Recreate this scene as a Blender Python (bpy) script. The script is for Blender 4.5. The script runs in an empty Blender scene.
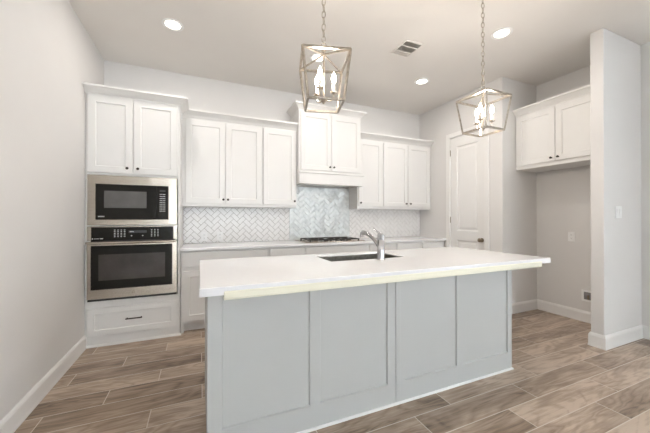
import bpy, bmesh, math, random
from math import sin, cos, pi, radians, sqrt
from mathutils import Vector, Matrix

# ------------------------------------------------------------------ camera, world, lights, exposure
SC = bpy.context.scene
COL = SC.collection
cam = bpy.data.cameras.new('camera'); cam.sensor_width = 36; cam.lens = 16.185; cam.clip_start = .05
co = bpy.data.objects.new('camera', cam); COL.objects.link(co)
co.location = (0, 0, 1.2408); co.rotation_euler = (radians(90.198), 0, radians(-23.234))
SC.camera = co
vs = SC.view_settings
vs.view_transform = 'Standard'; vs.look = 'None'; vs.gamma = 1; vs.use_curve_mapping = False
vs.exposure = 0.53
W = bpy.data.worlds.new('world'); SC.world = W; W.use_nodes = True
bg = W.node_tree.nodes['Background']; bg.inputs[0].default_value = (.72, .86, 1, 1); bg.inputs[1].default_value = 1.2

ZC = 3.034
def area(name, loc, rot, sx, sy, power, col, spread=180):
    l = bpy.data.lights.new(name, 'AREA'); l.shape = 'RECTANGLE'; l.size = sx; l.size_y = sy
    l.energy = power; l.color = col; l.spread = radians(spread)
    o = bpy.data.objects.new(name, l); COL.objects.link(o); o.location = loc; o.rotation_euler = rot
    return o
DAY = (.83, .915, 1.0)
area('window_daylight', (.55, -6.4, 1.45), (radians(90), 0, radians(180)), 2.0, 2.3, 1250, DAY)
area('window_daylight', (2.95, -6.4, 1.45), (radians(90), 0, radians(180)), 2.0, 2.3, 240, DAY)
area('window_daylight', (4.12, -1.6, 1.45), (radians(90), 0, radians(90)), 2.0, 2.3, 40, DAY)
CAN_W = 4.5; CAN_COL = (1, .94, .89)
BULB_W = 14; BULB_COL = (1, .89, .78)

# ------------------------------------------------------------------ materials
def principled(name, col, rough=.5, metal=0, **kw):
    m = bpy.data.materials.new(name); m.use_nodes = True
    b = m.node_tree.nodes['Principled BSDF']
    b.inputs['Base Color'].default_value = (*col, 1); b.inputs['Roughness'].default_value = rough
    b.inputs['Metallic'].default_value = metal
    for k, v in kw.items(): b.inputs[k].default_value = v
    return m
def noise_bump(m, scale, strength, dist=.002, detail=3, stretch=None):
    nt = m.node_tree; b = nt.nodes['Principled BSDF']
    tc = nt.nodes.new('ShaderNodeTexCoord'); n = nt.nodes.new('ShaderNodeTexNoise')
    n.inputs['Scale'].default_value = scale; n.inputs['Detail'].default_value = detail
    src = tc.outputs['Object']
    if stretch:
        mp = nt.nodes.new('ShaderNodeMapping'); mp.inputs['Scale'].default_value = stretch
        nt.links.new(src, mp.inputs[0]); src = mp.outputs[0]
    nt.links.new(src, n.inputs['Vector'])
    bp = nt.nodes.new('ShaderNodeBump'); bp.inputs['Strength'].default_value = strength; bp.inputs['Distance'].default_value = dist
    nt.links.new(n.outputs['Fac'], bp.inputs['Height']); nt.links.new(bp.outputs[0], b.inputs['Normal'])
    return n
def mottled(name, c1, c2, scale, rough, metal=0, bump=None, stretch=None):
    m = principled(name, c1, rough, metal)
    nt = m.node_tree; b = nt.nodes['Principled BSDF']
    tc = nt.nodes.new('ShaderNodeTexCoord'); n = nt.nodes.new('ShaderNodeTexNoise'); n.inputs['Scale'].default_value = scale
    n.inputs['Detail'].default_value = 4
    src = tc.outputs['Object']
    if stretch:
        mp = nt.nodes.new('ShaderNodeMapping'); mp.inputs['Scale'].default_value = stretch
        nt.links.new(src, mp.inputs[0]); src = mp.outputs[0]
    nt.links.new(src, n.inputs['Vector'])
    r = nt.nodes.new('ShaderNodeValToRGB'); r.color_ramp.elements[0].color = (*c1, 1); r.color_ramp.elements[1].color = (*c2, 1)
    r.color_ramp.elements[0].position = .3; r.color_ramp.elements[1].position = .7
    nt.links.new(n.outputs['Fac'], r.inputs[0]); nt.links.new(r.outputs[0], b.inputs['Base Color'])
    if bump: noise_bump(m, *bump)
    return m
M = {}
M['wall'] = mottled('wall_paint', (.735, .72, .70), (.75, .735, .715), 3, .75, bump=(140, .18, .002))
M['ceiling'] = mottled('ceiling_paint', (.80, .775, .74), (.815, .79, .755), 3, .85, bump=(110, .2, .002))
M['trim'] = mottled('trim_paint', (.84, .83, .81), (.855, .845, .825), 6, .4)
M['cab'] = mottled('white_cabinet_paint', (.80, .79, .768), (.81, .80, .778), 5, .38)
M['cabgap'] = principled('cabinet_shadow_gap', (.45, .43, .41), .6)
M['isl'] = mottled('island_paint', (.50, .505, .49), (.51, .515, .50), 4, .42)
M['quartz'] = mottled('white_quartz', (.88, .875, .875), (.90, .895, .895), 30, .12)
M['strip'] = mottled('cream_foam', (.87, .84, .69), (.89, .86, .71), 14, .6)
M['steel'] = mottled('brushed_steel', (.40, .355, .30), (.47, .42, .37), 20, .24, 1, bump=(60, .05, .001, 2, (1, 1, 40)), stretch=(1, 1, 30))
M['sink'] = mottled('sink_steel', (.24, .22, .185), (.36, .34, .30), 30, .35, 1)
M['chrome'] = mottled('faucet_chrome', (.45, .45, .46), (.55, .55, .56), 20, .10, 1)
M['nickel'] = mottled('silver_leaf_metal', (.42, .37, .31), (.60, .54, .47), 60, .28, 1)
M['dark'] = mottled('dark_bronze', (.045, .035, .03), (.06, .05, .04), 30, .4, .6)
M['knobm'] = mottled('aged_nickel', (.30, .25, .19), (.36, .30, .23), 30, .3, 1)
M['iron'] = mottled('cast_iron', (.025, .022, .02), (.045, .04, .035), 60, .55, .2)
M['blackglass'] = mottled('black_glass', (.010, .009, .008), (.013, .012, .010), 5, .05)
M['blackglass'].node_tree.nodes['Principled BSDF'].inputs['Specular IOR Level'].default_value = .22
M['ovenwin'] = mottled('oven_window_glass', (.035, .03, .027), (.055, .047, .042), 6, .08)
M['mwwin'] = mottled('microwave_window_mesh', (.10, .095, .09), (.12, .115, .11), 9, .15)
M['mark'] = principled('pale_print', (.6, .6, .58), .5)
M['slot'] = principled('dark_slot', (.03, .03, .03), .6)
M['plate'] = mottled('white_plastic', (.88, .88, .87), (.90, .90, .89), 20, .35)
M['grout'] = mottled('tile_grout', (.34, .31, .28), (.40, .37, .34), 40, .8)
M['tile'] = mottled('white_glazed_tile', (.87, .86, .845), (.92, .91, .895), 7, .12, bump=(25, .15, .003))
M['foil'] = mottled('silvery_foil_tile', (.64, .665, .655), (.78, .80, .785), 22, .36, .35, bump=(38, .5, .004))
M['louvre'] = mottled('shaded_louvre', (.36, .35, .32), (.40, .39, .36), 20, .5)  # shade of the vent openings put into the blade colour
M['recess_shade'] = principled('recess_shade_grey', (.26, .25, .25), .7)  # shade inside the recessed valve box, given as colour
M['candle'] = mottled('candle_sleeve', (.85, .82, .75), (.88, .85, .78), 20, .5)
M['pane'] = principled('window_pane', (1, 1, 1), .02, 0, **{'Transmission Weight': 1.0, 'IOR': 1.01})
def emis(name, col, s):
    m = bpy.data.materials.new(name); m.use_nodes = True; nt = m.node_tree
    b = nt.nodes['Principled BSDF']; b.inputs['Base Color'].default_value = (.8, .8, .8, 1)
    b.inputs['Emission Color'].default_value = (*col, 1); b.inputs['Emission Strength'].default_value = s
    return m
M['canlight'] = emis('downlight_glow', (1, .93, .82), 4)
M['bulb'] = emis('bulb_glow', (1, .90, .74), 12)

# floor: wood-look plank tiles, 0.91 x 0.1815 m, each row shifted by a third, pale grout
def floor_mat():
    m = principled('wood_plank_tile', (.3, .25, .2), .3); nt = m.node_tree; N = nt.nodes; L = nt.links
    b = N['Principled BSDF']
    tc = N.new('ShaderNodeTexCoord'); sp = N.new('ShaderNodeSeparateXYZ'); L.new(tc.outputs['Object'], sp.inputs[0])
    def mt(op, a, bb=None, c=None):
        n = N.new('ShaderNodeMath'); n.operation = op
        for i, v in enumerate((a, bb, c)):
            if v is None: continue
            if isinstance(v, (int, float)): n.inputs[i].default_value = v
            else: L.new(v, n.inputs[i])
        return n.outputs[0]
    v = mt('DIVIDE', mt('SUBTRACT', sp.outputs[1], 1.457), .1815)
    row = mt('FLOOR', v); fv = mt('SUBTRACT', v, row)
    uu = mt('DIVIDE', mt('SUBTRACT', mt('SUBTRACT', sp.outputs[0], 1.535), mt('MULTIPLY', row, .3033)), .91)
    ti = mt('FLOOR', uu); fu = mt('SUBTRACT', uu, ti)
    eu = mt('MULTIPLY', mt('MINIMUM', fu, mt('SUBTRACT', 1.0, fu)), .91)
    ev = mt('MULTIPLY', mt('MINIMUM', fv, mt('SUBTRACT', 1.0, fv)), .1815)
    e = mt('MINIMUM', eu, ev)
    g = mt('LESS_THAN', e, .0026)
    idv = N.new('ShaderNodeCombineXYZ'); L.new(ti, idv.inputs[0]); L.new(row, idv.inputs[1])
    wn = N.new('ShaderNodeTexWhiteNoise'); wn.noise_dimensions = '3D'; L.new(idv.outputs[0], wn.inputs[0])
    sc = N.new('ShaderNodeSeparateColor'); L.new(wn.outputs['Color'], sc.inputs[0])
    # wood coordinates shifted per plank
    cx = mt('ADD', sp.outputs[0], mt('MULTIPLY', sc.outputs[0], 37.0))
    cy = mt('ADD', sp.outputs[1], mt('MULTIPLY', sc.outputs[1], 19.0))
    P = N.new('ShaderNodeCombineXYZ'); L.new(cx, P.inputs[0]); L.new(cy, P.inputs[1]); L.new(sc.outputs[2], P.inputs[2])
    def mapped(s):
        mp = N.new('ShaderNodeMapping'); mp.inputs['Scale'].default_value = s; L.new(P.outputs[0], mp.inputs[0]); return mp.outputs[0]
    big = N.new('ShaderNodeTexNoise'); big.inputs['Scale'].default_value = 1; big.inputs['Detail'].default_value = 3
    big.inputs['Distortion'].default_value = .6; L.new(mapped((1.1, 5.0, 1)), big.inputs['Vector'])
    # cathedral rings: sine of the warped field
    ringv = mt('MULTIPLY', big.outputs['Fac'], 70.0)
    ring = mt('POWER', mt('MULTIPLY', mt('ADD', mt('SINE', ringv), 1.0), .5), .6)
    fine = N.new('ShaderNodeTexNoise'); fine.inputs['Scale'].default_value = 1; fine.inputs['Detail'].default_value = 6
    fine.inputs['Roughness'].default_value = .7; L.new(mapped((4, 60, 1)), fine.inputs['Vector'])
    blot = N.new('ShaderNodeTexNoise'); blot.inputs['Scale'].default_value = 1; blot.inputs['Detail'].default_value = 4
    L.new(mapped((2.2, 8.0, 1)), blot.inputs['Vector'])
    t = mt('ADD', mt('MULTIPLY', ring, .12), mt('MULTIPLY', fine.outputs['Fac'], .50))
    t = mt('ADD', t, mt('MULTIPLY', blot.outputs['Fac'], .62))
    t = mt('ADD', t, mt('MULTIPLY', mt('SUBTRACT', sc.outputs[2], .5), .26))
    r = N.new('ShaderNodeValToRGB'); L.new(t, r.inputs[0])
    cr = r.color_ramp; cr.elements[0].position = .36; cr.elements[0].color = (.10, .066, .043, 1)
    cr.elements[1].position = .82; cr.elements[1].color = (.57, .46, .365, 1)
    k = cr.elements.new(.56); k.color = (.30, .22, .157, 1)
    k = cr.elements.new(.70); k.color = (.42, .322, .243, 1)
    mx = N.new('ShaderNodeMixRGB'); L.new(g, mx.inputs[0]); L.new(r.outputs[0], mx.inputs[1]); mx.inputs[2].default_value = (.68, .62, .55, 1)
    L.new(mx.outputs[0], b.inputs['Base Color'])
    ro = mt('ADD', mt('MULTIPLY', fine.outputs['Fac'], .15), mt('ADD', .24, mt('MULTIPLY', g, .4)))
    L.new(ro, b.inputs['Roughness'])
    hgt = mt('SUBTRACT', mt('MULTIPLY', fine.outputs['Fac'], .25), g)
    bp = N.new('ShaderNodeBump'); bp.inputs['Strength'].default_value = .25; bp.inputs['Distance'].default_value = .002
    L.new(hgt, bp.inputs['Height']); L.new(bp.outputs[0], b.inputs['Normal'])
    return m
M['floor'] = floor_mat()

# ------------------------------------------------------------------ mesh helpers
class MB:
    def __init__(s): s.bm = bmesh.new()
    def _bev(s, vs, w, seg=1):
        es = {e for v in vs for e in v.link_edges}
        bmesh.ops.bevel(s.bm, geom=list(es), offset=w, segments=seg, affect='EDGES', profile=.5)
    def box(s, x0, x1, y0, y1, z0, z1, bev=0):
        vs = [s.bm.verts.new(p) for p in ((x0,y0,z0),(x1,y0,z0),(x1,y1,z0),(x0,y1,z0),(x0,y0,z1),(x1,y0,z1),(x1,y1,z1),(x0,y1,z1))]
        for f in ((3,2,1,0),(4,5,6,7),(0,1,5,4),(1,2,6,5),(2,3,7,6),(3,0,4,7)): s.bm.faces.new([vs[i] for i in f])
        if bev: s._bev(vs, bev)
        return s
    def rings(s, rings, cap=True, close=True):
        R = [[s.bm.verts.new(p) for p in r] for r in rings]
        n = len(R[0])
        for a, b in zip(R, R[1:]):
            for i in range(n if close else n - 1):
                j = (i + 1) % n
                s.bm.faces.new((a[i], a[j], b[j], b[i]))
        if cap:
            s.bm.faces.new(R[0][::-1]); s.bm.faces.new(R[-1])
        return s
    def panel(s, x0, x1, z0, z1, prof):
        """rectangle in xz; prof = [(inset, y), ...] from back outline to innermost face (towards -y)"""
        s.rings([[(x0+i, y, z0+i), (x1-i, y, z0+i), (x1-i, y, z1-i), (x0+i, y, z1-i)] for i, y in prof]); return s
    def footprint(s, x0, x1, y0, y1, prof, l=1, r=1, b=0):
        """prof = [(outset, z), ...]; front is y0"""
        s.rings([[(x0-o*l, y0-o, z), (x1+o*r, y0-o, z), (x1+o*r, y1+o*b, z), (x0-o*l, y1+o*b, z)] for o, z in prof]); return s
    def lathe(s, prof, c=(0,0,0), axis='z', n=20):
        rings = []
        for r, h in prof:
            ring = []
            for k in range(n):
                a = 2*pi*k/n; u, v = max(r, 1e-5)*cos(a), max(r, 1e-5)*sin(a)
                p = {'z': (u, v, h), 'y': (u, h, v), 'x': (h, u, v)}[axis]
                ring.append((c[0]+p[0], c[1]+p[1], c[2]+p[2]))
            rings.append(ring)
        s.rings(rings); return s
    def tube(s, pts, rad, n=10, sq=False):
        pts = [Vector(p) for p in pts]
        rads = rad if isinstance(rad, (list, tuple)) else [rad]*len(pts)
        T = [(pts[min(i+1, len(pts)-1)] - pts[max(i-1, 0)]).normalized() for i in range(len(pts))]
        up = Vector((0, 0, 1)) if abs(T[0].z) < .9 else Vector((0, 1, 0))
        N0 = T[0].cross(up).normalized(); rings = []
        if sq: n = 4
        for p, t, r in zip(pts, T, rads):
            N0 = (N0 - t*N0.dot(t)).normalized(); B = t.cross(N0)
            rings.append([tuple(p + (N0*cos(2*pi*(k+(.5 if sq else 0))/n) + B*sin(2*pi*(k+(.5 if sq else 0))/n))*r) for k in range(n)])
        s.rings(rings); return s
    def build(s, name, mat, parent=None, loc=(0,0,0), rot=(0,0,0), smooth=False, bevel=0):
        bmesh.ops.recalc_face_normals(s.bm, faces=s.bm.faces)
        me = bpy.data.meshes.new(name); s.bm.to_mesh(me); s.bm.free()
        mats = mat if isinstance(mat, list) else [mat]
        for m_ in mats: me.materials.append(m_)
        o = bpy.data.objects.new(name, me); COL.objects.link(o)
        o.location = loc; o.rotation_euler = rot
        if parent: o.parent = parent
        if smooth:
            me.polygons.foreach_set('use_smooth', [True]*len(me.polygons))
            try:
                md = None
                me.set_sharp_from_angle(angle=radians(40))
            except Exception: pass
        if bevel:
            md = o.modifiers.new('bevel', 'BEVEL'); md.width = bevel; md.segments = 2; md.limit_method = 'ANGLE'
        return o
def struct(o): o['kind'] = 'structure'; return o
def tag(o, label, cat, group=None):
    o['label'] = label; o['category'] = cat
    if group: o['group'] = group
    return o
def thing(name, label, cat, loc=(0,0,0), rz=0, group=None):
    o = bpy.data.objects.new(name, None); COL.objects.link(o); o.empty_display_size = .1
    o.location = loc; o.rotation_euler = (0, 0, rz)
    return tag(o, label, cat, group)

# ------------------------------------------------------------------ room shell
XL, YB, XR, YP, XF = -1.0, 4.049, 3.54, 2.523, 4.222
XS, YS0, YS1, XW, YR = 3.5, 1.492, 1.596, 4.213, -6.5
struct(MB().box(-1.15, 5.2, -6.7, 4.25, -.12, 0).build('floor', M['floor']))
struct(MB().box(-1.15, 5.2, -6.7, 4.25, ZC, ZC+.15).build('ceiling', M['ceiling']))
struct(MB().box(XL-.12, XL, YR-.1, YB+.12, 0, ZC).build('wall_left', M['wall']))
struct(MB().box(XL, 5.0, YB, YB+.12, 0, ZC).build('wall_back', M['wall']))
# pantry wall with door opening y 2.77..3.37, z 0..2.45
b = MB(); b.box(XR, XR+.11, YP, 2.765, 0, ZC); b.box(XR, XR+.11, 3.375, YB, 0, ZC); b.box(XR, XR+.11, 2.765, 3.375, 2.455, ZC)
b.box(XR+.11, XF+.1, YP, YP+.11, 0, ZC)
struct(b.build('wall_pantry', M['wall']))
struct(MB().box(XF, XF+.12, YS1, YP, 0, ZC).build('wall_alcove', M['wall']))
struct(MB().box(XS, XF+.12, YS0, YS1, 0, ZC, .004).build('wall_stub', M['wall']))
# right wall in front of the stub, with a window opening, and rear wall with two
def wall_open(axis, c0, c1, lo, hi, opens, name):
    b = MB()
    def bx(a0, a1, z0, z1):
        if a1-a0 < 1e-4 or z1-z0 < 1e-4: return
        if axis == 'y': b.box(c0, c1, a0, a1, z0, z1)
        else: b.box(a0, a1, c0, c1, z0, z1)
    cur = lo
    for a0, a1, z0, z1 in opens:
        bx(cur, a0, 0, ZC); bx(a0, a1, 0, z0); bx(a0, a1, z1, ZC); cur = a1
    bx(cur, hi, 0, ZC)
    return struct(b.build(name, M['wall']))
wall_open('y', XW, XW+.12, YR, YS0, [(-2.65, -.55, .3, 2.6)], 'wall_right')
wall_open('x', YR-.12, YR, XL, XW+.12, [(-.5, 1.6, .3, 2.6), (1.9, 4.0, .3, 2.6)], 'wall_rear')
def window(n, loc, rz):
    f = MB()
    for a0, a1, z0, z1 in ((-1.05, -1.0, .3, 2.6), (1.0, 1.05, .3, 2.6), (-1.0, 1.0, .3, .35), (-1.0, 1.0, 2.55, 2.6), (-.02, .02, .35, 2.55), (-1, -.02, 1.43, 1.47), (.02, 1, 1.43, 1.47)):
        f.box(a0, a1, -.03, .03, z0, z1)
    o = struct(f.build('window_%d' % n, M['trim'], loc=loc, rot=(0, 0, rz)))
    MB().box(-1.0, 1.0, -.004, .004, .35, 2.55).build('window_pane', M['pane'], o)
window(1, (.55, YR-.06, 0), 0); window(2, (2.95, YR-.06, 0), 0); window(3, (XW+.06, -1.6, 0), pi/2)
# baseboards: profile 15 mm thick, eased top
def baseboard(name, path, face):
    """path: list of (x,y) along the wall line; face: unit normals into room per segment -> mitred offset"""
    prof = [(0, 0), (.018, 0), (.018, .012), (.015, .02), (.015, .105), (.009, .122), (.004, .13), (0, .13)]
    pts = [Vector((x, y)) for x, y in path]; n = len(pts)
    offs = []
    for i in range(n):
        if i == 0: d = Vector(face[0])
        elif i == n-1: d = Vector(face[-1])
        else:
            a, c = Vector(face[i-1]), Vector(face[i]); d = a + c
            if (a - c).length < 1e-6: d = a
        offs.append(d)
    b = MB()
    b.rings([[(p.x+d.x*o, p.y+d.y*o, z) for o, z in prof] for p, d in zip(pts, offs)])
    return struct(b.build(name, M['trim']))
baseboard('baseboard_left', [(XL, YR), (XL, 3.444)], [(1, 0)])
baseboard('baseboard_alcove', [(XR, 2.705), (XR, YP), (XF, YP), (XF, YS1), (XS, YS1), (XS, YS0), (XW, YS0), (XW, YR)],
          [(-1, 0), (0, -1), (-1, 0), (0, 1), (-1, 0), (0, -1), (-1, 0)])
baseboard('baseboard_rear', [(XW-.02, YR), (XL+.02, YR)], [(0, 1)])
# pantry door and casing
c = MB()
for y0, y1, z0, z1 in ((2.705, 2.77, 0, 2.52), (3.37, 3.435, 0, 2.52), (2.77, 3.37, 2.455, 2.52)):
    c.box(XR-.016, XR, y0, y1, z0, z1, .003)
for y0, y1, z0, z1 in ((2.765, 2.771, 0, 2.455), (3.369, 3.375, 0, 2.455), (2.765, 3.375, 2.449, 2.455)):
    c.box(XR, XR+.11, y0, y1, z0, z1)
struct(c.build('trim_1', M['trim']))
def two_panel_door():
    w, h = .596, 2.44
    b = MB()
    # slab with stiles and rails, two raised panels
    st = .115
    zs = [(.24, .90), (1.04, 2.30)]
    b.box(0, st, 0, .036, 0, h); b.box(w-st, w, 0, .036, 0, h)
    for z0, z1 in ((0, .24), (.90, 1.04), (2.30, h)): b.box(st, w-st, 0, .036, z0, z1)
    for z0, z1 in zs:
        b.panel(st, w-st, z0, z1, [(0, .03), (0, .001), (.012, .012), (.026, .012), (.05, .004)])
    return b
d = struct(two_panel_door().build('door_1', M['trim'], loc=(XR+.012, 3.368, .006), rot=(0, 0, -pi/2)))
MB().lathe([(.0, .0), (.03, 0), (.03, -.006), (.012, -.012), (.011, -.03), (.02, -.034), (.028, -.045), (.028, -.055), (.018, -.064), (0, -.066)], (.54, 0, .925), 'y').build('door_knob', M['knobm'], d, smooth=True)
for z in (.22, 1.2, 2.22):
    MB().lathe([(.006, -.045), (.006, .045)], (.0, -.007, z), 'z', 10).build('hinge', M['knobm'], d)

# ------------------------------------------------------------------ cabinetry
def shaker(x0, x1, z0, z1, y, rail=.062, t=.02, gap=True):
    """door/drawer front whose back sits at y, facing -y"""
    b = MB()
    b.panel(x0, x1, z0, z1, [(0, y), (0, y-t+.002), (.002, y-t), (rail, y-t), (rail+.003, y-t+.003), (rail+.006, y-t+.010)])
    return b
def knob(parent, x, y, z, mat='dark'):
    return MB().lathe([(.0075, 0), (.0055, -.004), (.005, -.014), (.011, -.018), (.0135, -.024), (.011, -.029), (0, -.031)], (x, y, z), 'y', 16).build('knob', M[mat], parent, smooth=True)
def crown(b_or_none, x0, x1, y0, y1, z0, h, out, l=1, r=1):
    b = MB()
    b.footprint(x0, x1, y0, y1, [(0, z0), (.006, z0), (.006, z0+.014), (.012, z0+.018), (out*.35, z0+h*.40), (out*.8, z0+h*.72), (out*.9, z0+h*.76), (out, z0+h*.78), (out, z0+h)], l, r)
    return b
# --- oven tower
X0, X1, TF = -.999, -.19, 3.445
t = thing('oven_tower_cabinet', 'tall white cabinet in the left corner holding the microwave and wall oven', 'cabinet', (0, 0, 0))
b = MB()
b.box(X0, X0+.02, TF, YB-.002, .0, 2.43); b.box(X1-.02, X1, TF, YB-.002, 0, 2.43); b.box(X0+.02, X1-.02, YB-.022, YB-.002, 0, 2.43)
b.box(X0+.02, X1-.02, TF, YB-.022, 1.652, 1.670); b.box(X0+.02, X1-.02, TF, YB-.022, 2.41, 2.43); b.box(X0+.02, X1-.02, TF, YB-.022, 1.158, 1.164)
b.box(X0+.02, X1-.02, TF, YB-.022, .385, .437); b.box(X0+.02, X1-.02, TF, TF+.02, 0, .10); b.box(X0+.02, X1-.02, TF+.002, TF+.02, .10, .385)
b.box(X0+.02, X1-.02, TF+.002, TF+.012, 1.67, 2.41)
b.build('body', M['cab'], t)
cb = crown(None, X0, X1, TF, 3.704, 2.418, .08, .075, 0, 1)
cb.box(X0, X1, 3.704, YB-.002, 2.431, 2.498)
cb.build('crown_molding', M['cab'], t)
dl = shaker(-.978, -.6115, 1.674, 2.412, TF).build('door', M['cab'], t); knob(dl, -.655, TF-.02, 1.725)
dr = shaker(-.6065, -.2145, 1.674, 2.412, TF).build('door', M['cab'], t); knob(dr, -.565, TF-.02, 1.725)
df = shaker(-.978, -.2145, .104, .372, TF, .055).build('drawer', M['cab'], t)
h_ = MB(); hy = TF-.02
h_.tube([(-.665, hy-.028, .248), (-.525, hy-.028, .248)], .006, 10); h_.tube([(-.655, hy, .248), (-.655, hy-.03, .248)], .006, 8); h_.tube([(-.535, hy, .248), (-.535, hy-.03, .248)], .006, 8)
h_.build('handle', M['dark'], df, smooth=True)
MB().footprint(X0, X1+.001, TF-.001, TF+.001, [(.012, 0), (.012, .008), (.004, .02), (0, .02)], 0, 1).build('base_shoe', M['cab'], t)

# --- microwave
mw = thing('microwave', 'built-in steel framed microwave with black glass front above the oven', 'microwave', (0, 0, 0))
y = TF-.001
b = MB()   # frame ring around the black front
xo0, xo1, zo0, zo1 = -.976, -.2165, 1.166, 1.650
xi0, xi1, zi0, zi1 = -.912, -.298, 1.222, 1.562
def ringframe(b, o, i, y0, y1, ybk):
    (a0, a1, c0, c1), (e0, e1, g0, g1) = o, i
    def R(x0, x1, z0, z1, y): return [(x0, y, z0), (x1, y, z0), (x1, y, z1), (x0, y, z1)]
    b.rings([R(a0, a1, c0, c1, y0), R(a0, a1, c0, c1, y1+.002), R(a0+.002, a1-.002, c0+.002, c1-.002, y1), R(e0-.003, e1+.003, g0-.003, g1+.003, y1), R(e0, e1, g0, g1, y1+.004), R(e0, e1, g0, g1, ybk)], cap=False)
    # back closing faces
    b.box(a0+.01, e0, y0-.001, y0+.0, c0+.01, c1-.01)
ringframe(b, (xo0, xo1, zo0, zo1), (xi0, xi1, zi0, zi1), y, y-.022, y)
b.build('trim_frame', M['steel'], mw)
MB().box(-.95, -.245, TF+.0, 3.95, 1.19, 1.63).build('oven_box', M['iron'], mw)
dm = MB().box(xi0+.001, -.4035, y-.016, y-.0005, zi0+.001, zi1-.001, .002).build('door', M['blackglass'], mw)
MB().box(-.845, -.493, y-.0175, y-.0155, 1.335, 1.50).build('window', M['mwwin'], dm)
mk = MB()
for k in range(5): mk.box(-.893+k*.0105, -.886+k*.0105, y-.0168, y-.0158, 1.246, 1.256)
mk.build('maker_mark', M['mark'], dm)
cp = MB().box(-.4005, xi1-.001, y-.016, y-.0005, zi0+.001, zi1-.001, .002).build('control_panel', M['blackglass'], mw)
MB().box(-.375, -.325, y-.0172, y-.0158, 1.505, 1.523).build('display', M['slot'], cp)
kp = MB(); random.seed(3)
for r_ in range(9):
    for c_ in range(4):
        kp.box(-.376+c_*.0135, -.367+c_*.0135, y-.0168, y-.0158, 1.475-r_*.0215, 1.482-r_*.0215)
kp.build('keypad', M['mark'], cp)

# --- wall oven
ov = thing('wall_oven', 'built-in steel wall oven with black glass door below the microwave', 'oven', (0, 0, 0))
MB().box(-.955, -.24, TF, 3.98, .45, 1.15).build('oven_box', M['iron'], ov)
b = MB(); b.box(-.976, -.945, y-.022, y, 1.018, 1.156, .001); b.box(-.25, -.2165, y-.022, y, 1.018, 1.156, .001); b.box(-.945, -.25, y-.022, y, 1.146, 1.156, .001)
b.build('panel_frame', M['steel'], ov)
cp = MB().box(-.9445, -.2505, y-.020, y, 1.02, 1.1455, .002).build('control_panel', M['blackglass'], ov)
MB().box(-.645, -.49, y-.0212, y-.0195, 1.088, 1.112).build('display', M['slot'], cp)
kp = MB()
for cx_ in (-.765, -.738, -.711, -.684):
    for r_ in range(5): kp.box(cx_, cx_+.012, y-.0208, y-.0196, 1.115-r_*.016, 1.121-r_*.016)
kp.build('keypad', M['mark'], cp); kp = MB()
for cx_ in (-.452, -.424, -.396):
    for r_ in range(5): kp.box(cx_, cx_+.010, y-.0208, y-.0196, 1.115-r_*.016, 1.121-r_*.016)
kp.build('keypad', M['mark'], cp); kp = MB()
for cx_ in (-.625, -.53): MB().box(cx_, cx_+.010, y-.0208, y-.0196, 1.056, 1.064).build('button', M['mark'], cp)
kp.box(-.635, -.60, y-.0216, y-.0208, 1.098, 1.104)
kp.build('clock_digits', M['mark'], cp)
mk = MB(); mk.lathe([(.006, -.0212), (.006, -.0195)], (-.935, y, 1.037), 'y', 12)
for k in range(4): mk.box(-.922+k*.011, -.914+k*.011, y-.0208, y-.0196, 1.034, 1.040)
mk.box(-.874, -.852, y-.0208, y-.0196, 1.033, 1.042)
mk.build('maker_mark', M['mark'], cp)
dr = MB(); ringframe(dr, (-.976, -.2165, .462, 1.008), (-.943, -.262, .552, .968), y, y-.034, y-.02)
dr = dr.build('door', M['steel'], ov)
gl = MB().box(-.9425, -.2625, y-.031, y-.002, .5525, .9675, .002).build('door_glass', M['blackglass'], dr)
MB().box(-.885, -.325, y-.0325, y-.0305, .636, .885).build('window', M['ovenwin'], dr)
hb = MB(); hb.tube([(-.972, y-.075, 1.000), (-.222, y-.075, 1.000)], .0125, 14)
for xx in (-.945, -.248): hb.box(xx-.012, xx+.012, y-.075, y-.033, .990, 1.006, .002)
hb.build('handle', M['steel'], dr, smooth=True)
bd = MB().lathe([(.014, -.0342), (.014, -.036), (.011, -.0364)], (-.600, y, .507), 'y', 24).build('badge', M['knobm'], dr)
MB().lathe([(.009, -.0362), (.009, -.0372)], (-.600, y, .507), 'y', 24).build('badge_center', M['steel'], bd)
MB().box(-.974, -.2185, y-.020, y, .440, .456).build('vent_gap', M['slot'], ov)

# --- base cabinets and worktop
BF = 3.48
def base_cab(x0, x1, two, label):
    t = thing('base_cabinet', label, 'cabinet', (x0, BF, 0), 0, 'base cabinets along the back wall')
    w = x1-x0
    b = MB()
    b.box(.0005, w-.0005, 0, YB-BF-.001, .10, .882); b.box(.0005, w-.0005, .07, YB-BF-.001, 0, .10)
    if x0 < -.1: b.box(.0005, .03, .0, .07, 0, .10)
    b.build('body', M['cab'], t)
    e = .02
    dr = MB().panel(e, w-e, .712, .866, [(0, 0), (0, -.018), (.002, -.02)]).build('drawer', M['cab'], t)
    xs = [(e, w/2-.003), (w/2+.003, w-e)] if two else [(e, w-e)]
    for i, (a, c_) in enumerate(xs):
        d = shaker(a, c_, .125, .662, 0).build('door', M['cab'], t)
        knob(d, (c_-.03 if (i == 0) else a+.03), -.02, .62)
    return t
base_cab(-.185, .755, True, 'wide white base cabinet beside the oven tower, at the left end of the back counter')
base_cab(.755, 1.21, False, 'narrow white base cabinet just left of the wide one under the cooktop')
base_cab(1.21, 2.145, True, 'wide white base cabinet directly under the gas cooktop')
base_cab(2.145, 2.60, False, 'narrow white base cabinet just right of the wide one under the cooktop')
base_cab(2.60, 3.07, False, 'white base cabinet, second from the right end of the back counter')
base_cab(3.07, 3.539, False, 'white base cabinet at the right end of the back counter, against the pantry wall')
tag(MB().box(-.188, 3.539, 3.438, YB-.001, .884, .914).build('worktop', M['quartz'], bevel=.003), 'long pale quartz worktop along the back wall', 'worktop')

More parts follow.
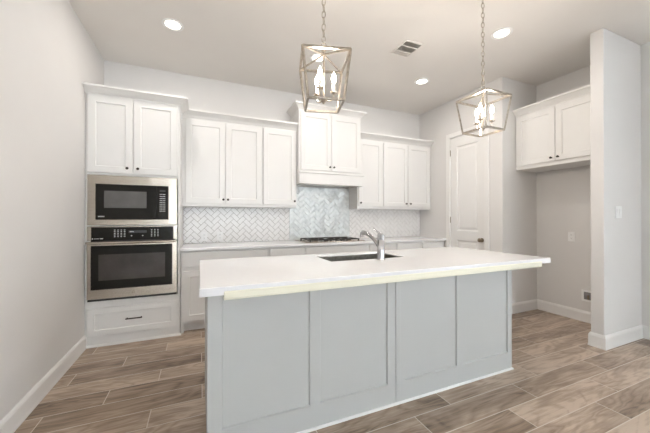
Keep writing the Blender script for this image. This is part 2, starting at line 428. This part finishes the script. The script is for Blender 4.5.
# --- herringbone backsplash (real tiles set on grout)
def clip(poly, x0, x1, z0, z1):
    for ax, lim, sg in ((0, x0, 1), (0, x1, -1), (1, z0, 1), (1, z1, -1)):
        out = []
        for i in range(len(poly)):
            a, b_ = poly[i-1], poly[i]
            da, db = (a[ax]-lim)*sg, (b_[ax]-lim)*sg
            if (da >= 0) != (db >= 0):
                t_ = da/(da-db); out.append((a[0]+(b_[0]-a[0])*t_, a[1]+(b_[1]-a[1])*t_))
            if db >= 0: out.append(b_)
        poly = out
        if not poly: return []
    return poly
def herring(b, x0, x1, z0, z1, yf, wdt, gap, th, tilt=0, seed=1, cen=None):
    rnd = random.Random(seed)
    s = 1/sqrt(2); cx_, cz = cen or ((x0+x1)/2, (z0+z1)/2)
    n = int(max(x1-x0, z1-z0)/wdt)+4
    for a in range(-2*n, 2*n+1):
        for c_ in range(-n, n+1):
            ox, oz = a+2*c_, a-2*c_
            mx, mz = (ox+1-oz-1)*s*wdt, (ox+oz+2)*s*wdt
            if abs(mx+cx_-(x0+x1)/2) > (x1-x0)/2+4*wdt or abs(mz+cz-(z0+z1)/2) > (z1-z0)/2+4*wdt: continue
            for (px, pz, w_, h_2) in ((ox, oz, 2, 1), (ox, oz+1, 1, 2)):
                g = gap/2/wdt
                q = [(px+g, pz+g), (px+w_-g, pz+g), (px+w_-g, pz+h_2-g), (px+g, pz+h_2-g)]
                q = [((u-v)*s*wdt+cx_, (u+v)*s*wdt+cz) for u, v in q]
                q = clip(q, x0, x1, z0, z1)
                if len(q) < 3: continue
                ar = abs(sum(q[i-1][0]*q[i][1]-q[i][0]*q[i-1][1] for i in range(len(q))))/2
                if ar < 2e-5: continue
                mx_ = sum(p[0] for p in q)/len(q); mz_ = sum(p[1] for p in q)/len(q)
                tx, tz = rnd.uniform(-tilt, tilt), rnd.uniform(-tilt, tilt)
                def yy(p): return yf - th + tx*(p[0]-mx_) + tz*(p[1]-mz_)
                inn = [(mx_+(p[0]-mx_)*.95, mz_+(p[1]-mz_)*.95) for p in q]
                b.rings([[(p[0], yf, p[1]) for p in q], [(p[0], yy(p)+.0012, p[1]) for p in q], [(p[0], yy(p), p[1]) for p in inn]], cap=False)
                b.bm.faces.new([b.bm.verts.new((p[0], yy(p), p[1])) for p in inn])
def splash(name, x0, x1, z0, z1, mat, label, tilt, seed, th=.006, grout='grout'):
    t = thing(name, label, 'backsplash', (0, 0, 0))
    MB().box(x0, x1, YB-.006, YB-.0005, z0, z1).build('grout', M[grout], t)
    b = MB(); herring(b, x0+.001, x1-.001, z0+.001, z1-.001, YB-.006, .0565, .0042, th, tilt, seed); b.build('herringbone_tiles', mat, t)
splash('tile_backsplash', -.188, 1.180, .915, 1.372, M['tile'], 'glossy white herringbone tile backsplash between the oven tower and the cooktop', .03, 1)
splash('tile_backsplash', 2.150, 3.539, .915, 1.372, M['tile'], 'glossy white herringbone tile backsplash right of the cooktop', .03, 2)
t = thing('shiny_backsplash_panel', 'shiny silvery-blue herringbone backsplash behind the cooktop under the hood', 'backsplash', (0, 0, 0))
MB().box(1.182, 2.148, YB-.006, YB-.0005, .915, 1.371).box(1.208, 2.142, YB-.006, YB-.0005, 1.371, 1.683).build('backing', M['foil'], t)
b = MB()
herring(b, 1.183, 2.147, .916, 1.371, YB-.006, .0565, .004, .008, .09, 3, (1.665, 1.30))
herring(b, 1.209, 2.141, 1.371, 1.683, YB-.006, .0565, .004, .008, .09, 4, (1.665, 1.30))
b.build('herringbone_tiles', M['foil'], t)

# --- upper cabinets
UF = 3.784
def upper(x0, x1, doors, label, y0=UF, z0=1.373, z1=2.41, zd0=1.409, zd1=2.392, lr=(0, 0), knobs=(), ch=.103, out=.078, y1=None, name='upper_cabinet'):
    t = thing(name, label, 'cabinet', (x0, y0, z0), 0, 'wall cabinets along the back wall' if name == 'upper_cabinet' else None); w = x1-x0; y1 = (YB-.0005 if y1 is None else y1)
    MB().box(.0005, w-.0005, 0, y1-y0, 0, z1-z0).build('body', M['cab'], t)
    crown(None, .0005, w-.0005, 0, y1-y0, z1-z0-.012, ch, out, *lr).build('crown_molding', M['cab'], t)
    for (a, c_), kx in zip(doors, knobs):
        d = shaker(a-x0, c_-x0, zd0-z0, zd1-z0, 0).build('door', M['cab'], t)
        knob(d, kx-x0, -.02, zd0-z0+.05)
    return t
upper(-.19, .745, [(-.150, .2865), (.2945, .730)], 'white double-door wall cabinet beside the oven tower, above the left backsplash', knobs=(.266, .320))
upper(.745, 1.205, [(.757, 1.192)], 'white single-door wall cabinet just left of the range hood cabinet', knobs=(1.168,))
upper(2.145, 2.59, [(2.160, 2.573)], 'white single-door wall cabinet just right of the range hood cabinet', knobs=(2.186,))
upper(2.59, 3.538, [(2.603, 3.055), (3.065, 3.512)], 'white double-door wall cabinet at the far right, against the pantry wall', knobs=(3.018, 3.100))
# hood cabinet
HF = 3.689
t = upper(1.206, 2.144, [(1.231, 1.674), (1.680, 2.129)], 'taller white range hood cabinet with two doors and a boxed mantle above the cooktop',
          y0=HF, z0=1.86, z1=2.68, zd0=1.881, zd1=2.652, lr=(1, 1), knobs=(1.646, 1.706), ch=.088, out=.068, name='range_hood_cabinet')
b = MB(); w = .938
b.footprint(0, w, -.0, .073, [(.030, -.165), (.030, -.03), (.040, -.022), (.040, -.012), (.026, 0)], .0, 1)
b.box(0, w, .073, YB-HF-.001, -.165, -.0005)
b.build('mantle', M['cab'], t)
MB().box(.03, w-.03, .0, YB-HF-.03, -.172, -.164).build('hood_insert', M['steel'], t)

# --- fridge alcove cabinet, facing -x
t = thing('alcove_cabinet', 'white two-door wall cabinet high in the empty refrigerator alcove', 'cabinet', (3.80, YP-.0005, 1.855), -pi/2)
w = YP-YS1-.001
MB().box(0, w, 0, XF-3.80-.001, 0, .745).build('body', M['cab'], t)
crown(None, 0, w, 0, XF-3.80-.001, .685, .09, .07, 0, 0).build('crown_molding', M['cab'], t)
for a, c_, kx in ((.016, .462, .430), (.470, .910, .503)):
    d = shaker(a, c_, .045, .675, 0).build('door', M['cab'], t); knob(d, kx, -.02, .085)

# ------------------------------------------------------------------ island
q, p0, p1, py1 = 1.602, .038, 2.355, 2.36
t = thing('island_cabinet', 'large pale grey panelled kitchen island base in the centre of the room', 'island', (0, 0, 0))
b = MB()
xs_ = [p0, .106, .593, .656, 1.137, 1.275, 1.749, 1.819, 2.309, p1]
ztop = .874
b.box(p0, p1, q+.010, q+.03, 0, ztop)
for i in (0, 2, 4, 6, 8): b.box(xs_[i], xs_[i+1], q, q+.010, .0, ztop)
for i in (1, 3, 5, 7):
    x0, x1 = xs_[i], xs_[i+1]
    b.box(x0, x1, q, q+.010, 0, .143); b.box(x0, x1, q, q+.010, .835, ztop)
    # small sloped inner moulding around each panel
    o = (x0, x1, .143, .835); k = .006
    b.rings([[(x0, q+.002, .143), (x1, q+.002, .143), (x1, q+.002, .835), (x0, q+.002, .835)],
             [(x0+k, q+.0098, .143+k), (x1-k, q+.0098, .143+k), (x1-k, q+.0098, .835-k), (x0+k, q+.0098, .835-k)]], cap=False)
b.build('front_panelling', M['isl'], t)
MB().box(1.197, 1.234, q-.006, q, .02, ztop, .002).build('center_batten', M['isl'], t)
b = MB(); b.box(p0, p0+.02, q+.03, py1, 0, ztop); b.box(p1-.02, p1, q+.03, py1, 0, ztop)
b.box(p0+.02, p1-.02, py1-.02, py1, .10, ztop); b.box(p0+.02, p1-.02, py1-.09, py1-.07, 0, .10)
b.build('carcass', M['isl'], t)
bb = MB().footprint(p0+.001, p1-.001, q+.001, q+.004, [(.012, 0), (.012, .005), (.007, .011), (.001, .013)], .2, 1); bb.build('base_shoe', M['trim'], t)
for k in range(5):
    x0 = p0+.03+k*.453
    d = MB(); d.panel(x0, x0+.44, .12, .85, [(0, 0), (0, .018), (.002, .02), (.06, .02), (.066, .011)])
    d.build('door', M['isl'], t, loc=(0, py1, 0))
# countertop with sink cutout
sx0, sx1, sy0, sy1 = .90, 1.575, 1.975, 2.30
IX0, IX1, IY0, IY1 = 0.0, 2.612, 1.455, 2.44
def slab(x0, x1, y0, y1, hx0, hx1, hy0, hy1, z0, z1):
    b = MB()
    def R(a0, a1, c0, c1, z): return [(a0, c0, z), (a1, c0, z), (a1, c1, z), (a0, c1, z)]
    e = .003
    w_ = .03; zt_ = z1-.010
    b.rings([R(hx0-w_, hx1+w_, hy0-w_, hy1+w_, z0), R(x0, x1, y0, y1, z0), R(x0, x1, y0, y1, z1-e), R(x0+e, x1-e, y0+e, y1-e, z1), R(hx0-e, hx1+e, hy0-e, hy1+e, z1), R(hx0, hx1, hy0, hy1, z1-e), R(hx0, hx1, hy0, hy1, zt_), R(hx0-w_, hx1+w_, hy0-w_, hy1+w_, zt_), R(hx0-w_, hx1+w_, hy0-w_, hy1+w_, z0)], cap=False)
    bmesh.ops.remove_doubles(b.bm, verts=b.bm.verts, dist=1e-6)
    return b
ct = slab(IX0, IX1, IY0, IY1, sx0, sx1, sy0, sy1, .8745, .914).build('island_countertop', M['quartz'])
tag(ct, 'thick white quartz countertop on the island with a sink cutout', 'countertop')
b = MB()
b.box(.106, 2.489, IY0-.010, IY0-.0005, .857, .893, .003)
b.box(.106, 2.489, IY0-.010, IY0+.03, .853, .8575)
tag(b.build('edge_strip', M['strip']), 'long cream protective strip along the lower front edge of the island countertop', 'edge strip')
# sink
b = MB()
def R(a, z): return [(sx0+a-.004, sy0+a-.004, z), (sx1-a+.004, sy0+a-.004, z), (sx1-a+.004, sy1-a+.004, z), (sx0+a-.004, sy1-a+.004, z)]
b.rings([R(-.02, .9035), R(0, .9035), R(.001, .74), R(.02, .70)], cap=False)
b.bm.faces.new([b.bm.verts.new(p) for p in R(.02, .70)])
b.rings([R(-.02, .9015), R(-.002, .9010), R(-.003, .738), R(.018, .696)], cap=False)
b.bm.faces.new([b.bm.verts.new(p) for p in R(.018, .696)])
bmesh.ops.remove_doubles(b.bm, verts=b.bm.verts, dist=1e-5)
sk = tag(b.build('sink', M['sink']), 'undermount steel sink set into the island countertop', 'sink')
MB().lathe([(.045, .7005), (.045, .703), (.03, .7035), (.025, .701)], (1.24, 2.16, 0), 'z', 24).build('drain', M['chrome'], sk, smooth=True)
# faucet: thick upright body, pull-out spout rising over the sink, lever on top
FX, FY, Z = 1.288, 1.905, .9145
f = thing('kitchen_faucet', 'chrome single-lever pull-out faucet standing in front of the sink', 'faucet', (FX, FY, Z))
MB().lathe([(.034, 0), (.034, .006), (.030, .010), (.0285, .014), (.0285, .150), (.030, .153), (.030, .160), (.0285, .163), (.0285, .188), (.024, .198), (.012, .203), (0, .204)], n=28).build('body', M['chrome'], f, smooth=True)
dx, dy = -.10, .99
pts = []
ctl = [(0, .080), (.03, .106), (.06, .132), (.10, .160), (.15, .184), (.20, .198), (.232, .201), (.246, .192)]
b = MB().tube([(dx*a, dy*a, z_) for a, z_ in ctl], [.014, .0145, .015, .0155, .0165, .0175, .0175, .016], 14)
sp = b.build('spout', M['chrome'], f, smooth=True)
MB().tube([(dx*.245, dy*.245, .196), (dx*.252, dy*.252, .160)], [.0165, .0145], 14).build('spray_head', M['chrome'], sp, smooth=True)
MB().tube([(0, 0, .190), (dx*.02, dy*.02, .203), (dx*.055, dy*.055, .221), (dx*.092, dy*.092, .236)], [.010, .008, .006, .0065], 12).build('lever', M['chrome'], f, smooth=True)

# ------------------------------------------------------------------ cooktop
ck = thing('gas_cooktop', 'steel gas cooktop with black cast iron grates on the back worktop', 'cooktop', (1.675, 3.74, .9145))
MB().box(-.435, .435, -.245, .235, 0, .010, .004).build('tray', M['steel'], ck)
for gx in (-.246, 0, .246):
    g = MB()
    hw = .120; z0, z1 = .028, .038
    for yy in (-.19, .19): g.box(gx-hw, gx+hw, yy-.006, yy+.006, z0, z1, .002)
    for xx in (-hw+.006, hw-.006): g.box(gx+xx-.006, gx+xx+.006, -.19, .19, z0, z1, .002)
    for yy in (-.10, .10): g.box(gx-hw, gx+hw, yy-.004, yy+.004, z0+.002, z1+.001, .002)
    g.box(gx-.005, gx+.005, -.19, .19, z0+.001, z1+.002, .002)
    for xx in (-hw+.008, hw-.008):
        for yy in (-.185, .185): g.box(gx+xx-.008, gx+xx+.008, yy-.008, yy+.008, .010, z0+.004)
    g.build('grate', M['iron'], ck)
for bx_, by_, r_ in ((-.246, -.10, .030), (-.246, .10, .038), (0, 0, .048), (.246, -.10, .038), (.246, .10, .030)):
    bu = MB().lathe([(r_+.014, .0100), (r_+.012, .015), (r_, .018), (0, .018)], (bx_, by_, 0), n=22).build('burner', M['steel'], ck, smooth=True)
    MB().lathe([(r_, .0182), (r_, .023), (r_*.6, .026), (0, .0265)], (bx_, by_, 0), n=22).build('burner_cap', M['iron'], bu, smooth=True)
for k in range(5):
    MB().lathe([(.016, .010), (.015, .027), (.012, .030), (0, .030)], (-.16+.08*k, -.219, 0), n=16).build('control_knob', M['iron'], ck, smooth=True)

# ------------------------------------------------------------------ lantern pendants
def lantern(name, label, x, y, zt, zb, a, b_, rot, candles, off):
    t = thing(name, label, 'pendant light', (x, y, zb), rot, 'lantern pendants over the island')
    H = zt-zb; r = .0092
    T = [(a*cos(k*pi/2), a*sin(k*pi/2), H) for k in range(4)]
    Bq = [(b_*cos(k*pi/2), b_*sin(k*pi/2), 0) for k in range(4)]
    f = MB()
    for k in range(4):
        f.tube([T[k], T[(k+1) % 4]], r, sq=True); f.tube([Bq[k], Bq[(k+1) % 4]], r, sq=True); f.tube([T[k], Bq[k]], r*.9, sq=True)
        f.tube([T[k], (0, 0, H+.035)], r*.62, sq=True)
    f.build('frame', M['nickel'], t)
    s = MB(); s.lathe([(.006, .02), (.006, H+.05), (.014, H+.052), (.014, H+.068), (.005, H+.074)], n=14)
    s.lathe([(.0, .006), (.007, .009), (.009, .016), (.016, .024), (.016, .030), (.006, .040)], n=16)
    s.build('stem', M['nickel'], t, smooth=True)
    for k in range(candles):
        an = 2*pi*k/candles + off; c_, s_ = cos(an), sin(an); R_ = .064; U = .022
        arm = MB().tube([(c_*R_*q_, s_*R_*q_, .034+zz) for q_, zz in ((.1, 0), (.4, -.006), (.75, -.003), (.95, .012), (1, .042))], .0035, 8).build('arm', M['nickel'], t, smooth=True)
        MB().lathe([(.004, .050), (.020, .056), (.022, .064), (.012, .062)], (c_*R_, s_*R_, U), n=18).build('candle_cup', M['nickel'], arm, smooth=True)
        MB().lathe([(.0095, .062), (.0095, .118), (.006, .119)], (c_*R_, s_*R_, U), n=14).build('candle_sleeve', M['candle'], arm, smooth=True)
        MB().lathe([(.006, .118), (.013, .130), (.0155, .144), (.012, .162), (.006, .178), (.001, .188)], (c_*R_, s_*R_, U), n=14).build('bulb', M['bulb'], arm, smooth=True)
    # top ring, chain, canopy
    ch = MB(); zz = H+.072
    def link(b, z0, ln, wd, ang, rr=.0022):
        n = 14; pts = []
        for k in range(n+1):
            th = 2*pi*k/n; u = wd/2*cos(th); v = ln/2*sin(th)
            pts.append((u*cos(ang), u*sin(ang), z0+ln/2+v))
        b.tube(pts, rr, 6)
    link(ch, zz-.004, .040, .030, .6, .003); zz += .030
    top = ZC-zb-.03; i = 0
    while zz < top-.01:
        link(ch, zz, .046, .022, pi/2*(i % 2)+.3, .0030); zz += .0385; i += 1
    ch.build('chain', M['nickel'], t, smooth=True)
    MB().lathe([(.0, ZC-zb-.030), (.012, ZC-zb-.028), (.02, ZC-zb-.022), (.060, ZC-zb-.018), (.063, ZC-zb-.002), (.063, ZC-zb-.001)], n=28).build('canopy', M['nickel'], t, smooth=True)
    l = bpy.data.lights.new('bulb_light', 'POINT'); l.energy = BULB_W; l.color = BULB_COL; l.shadow_soft_size = .05
    lo = bpy.data.objects.new('bulb_light', l); COL.objects.link(lo); lo.parent = t; lo.location = (0, 0, .16)
lantern('lantern_pendant', 'open square metal lantern pendant hanging above the left half of the island', .695, 1.639, 2.200, 1.925, .194, .148, 2.086, 3, -.213)
lantern('lantern_pendant', 'open square metal lantern pendant hanging above the right end of the island', 2.069, 1.636, 2.185, 1.923, .194, .146, 2.367, 3, -.94)

# ------------------------------------------------------------------ recessed lights
def can(x, y, label, shown=True):
    t = thing('recessed_light', label, 'ceiling light', (x, y, ZC), 0, 'recessed ceiling lights')
    MB().lathe([(.065, -.0005), (.094, -.0005), (.092, -.006), (.074, -.009), (.065, -.003)], n=32).build('trim_ring', M['plate'], t, smooth=True)
    MB().lathe([(0, -.0005), (.0645, -.0005), (.0645, -.0035), (0, -.004)], n=32).build('lens', M['canlight'], t)
    l = bpy.data.lights.new('downlight', 'AREA'); l.shape = 'DISK'; l.size = .14; l.energy = CAN_W; l.color = CAN_COL
    lo = bpy.data.objects.new('downlight', l); COL.objects.link(lo); lo.parent = t; lo.location = (0, 0, -.012)
can(-.23, 3.05, 'round recessed ceiling light above the oven tower side, leftmost')
can(1.22, 3.04, 'round recessed ceiling light seen through the left lantern pendant')
can(2.69, 3.03, 'round recessed ceiling light nearest the pantry door, smallest in view')
can(2.70, 1.93, 'round recessed ceiling light just right of the right pendant chain')

# ------------------------------------------------------------------ ceiling vent
t = thing('ceiling_vent', 'rectangular white ceiling air vent with louvres, two sections shaded by colour, between the two pendants', 'vent', (2.015, 2.49, ZC))
b = MB(); b.box(-.122, .125, -.135, .143, -.004, -.0005, .001)
for yy in (-.114, -.034, .059, .134): b.box(-.095, .095, yy-.006, yy+.006, -.012, -.004)
for xx in (-.101, .101): b.box(xx-.006, xx+.006, -.120, .140, -.012, -.004)
b.build('frame', M['ceiling'], t)
for (ya, yb_, mk_) in ((-.108, -.040, 'louvre'), (-.028, .053, 'louvre'), (.065, .128, 'ceiling')):  # two sections painted as shaded openings, the third as lit
    b = MB(); n = 6
    b.box(-.095, .095, ya, yb_, -.0055, -.0042)
    for k in range(n):
        y_ = ya+(k+.5)*(yb_-ya)/n
        b.rings([[(-.095, y_-.004, -.0115), (.095, y_-.004, -.0115), (.095, y_-.0032, -.0115), (-.095, y_-.0032, -.0115)], [(-.095, y_+.002, -.005), (.095, y_+.002, -.005), (.095, y_+.0028, -.005), (-.095, y_+.0028, -.005)]])
    b.build('louvres', M[mk_], t)
# ------------------------------------------------------------------ outlets, switch, valve box (local x right, facing -y)
def outlet(loc, rz, label):
    t = thing('wall_outlet', label, 'outlet', loc, rz, 'white wall outlets')
    MB().panel(-.037, .037, -.058, .058, [(0, 0), (0, -.003), (.003, -.006)]).build('cover_plate', M['plate'], t)
    for z in (-.021, .021):
        r_ = MB().panel(-.015, .015, z-.014, z+.014, [(0, -.006), (.001, -.0085)]).build('socket', M['plate'], t)
        b = MB(); b.box(-.007, -.005, -.009, -.0083, z-.003, z+.006); b.box(.005, .007, -.009, -.0083, z-.003, z+.006); b.box(-.002, .002, -.009, -.0083, z-.010, z-.006)
        b.build('slots', M['slot'], r_)
outlet((XF-.0005, 2.115, 1.005), -pi/2, 'white wall outlet on the back wall of the empty refrigerator alcove')
outlet((.055, YB-.0128, .998), 0, 'small white outlet on the tile backsplash, nearer the oven tower')
outlet((.245, YB-.0128, .998), 0, 'small white outlet on the tile backsplash, second from the oven tower')
t = thing('light_switch', 'white double rocker switch plate on the end of the stub wall', 'switch', (3.752, YS0-.0005, 1.292))
MB().panel(-.058, .058, -.058, .058, [(0, 0), (0, -.003), (.003, -.006)]).build('cover_plate', M['plate'], t)
for x in (-.024, .024):
    b = MB(); b.rings([[(x-.016, -.006, -.034), (x+.016, -.006, -.034), (x+.016, -.006, .034), (x-.016, -.006, .034)], [(x-.015, -.0075, -.033), (x+.015, -.0075, -.033), (x+.015, -.012, .033), (x-.015, -.012, .033)]])
    b.build('rocker', M['plate'], t)
t = thing('valve_box', 'small white framed water valve box low on the refrigerator alcove wall', 'valve box', (XF-.0005, 1.945, .312), -pi/2)
b = MB(); o_ = .066; i_ = .045
for x0, x1, z0, z1 in ((-o_, -i_, -o_, o_), (i_, o_, -o_, o_), (-i_, i_, -o_, -i_), (-i_, i_, i_, o_)): b.box(x0, x1, -.008, 0, z0, z1)
b.build('frame', M['plate'], t)
MB().box(-i_, i_, -.003, 0, -i_, i_).build('recess_shade_plate', M['recess_shade'], t)  # flat plate whose grey stands in for the recess shade
MB().tube([(0, -.006, -.040), (0, -.010, .01)], .010, 10).build('valve', M['knobm'], t)
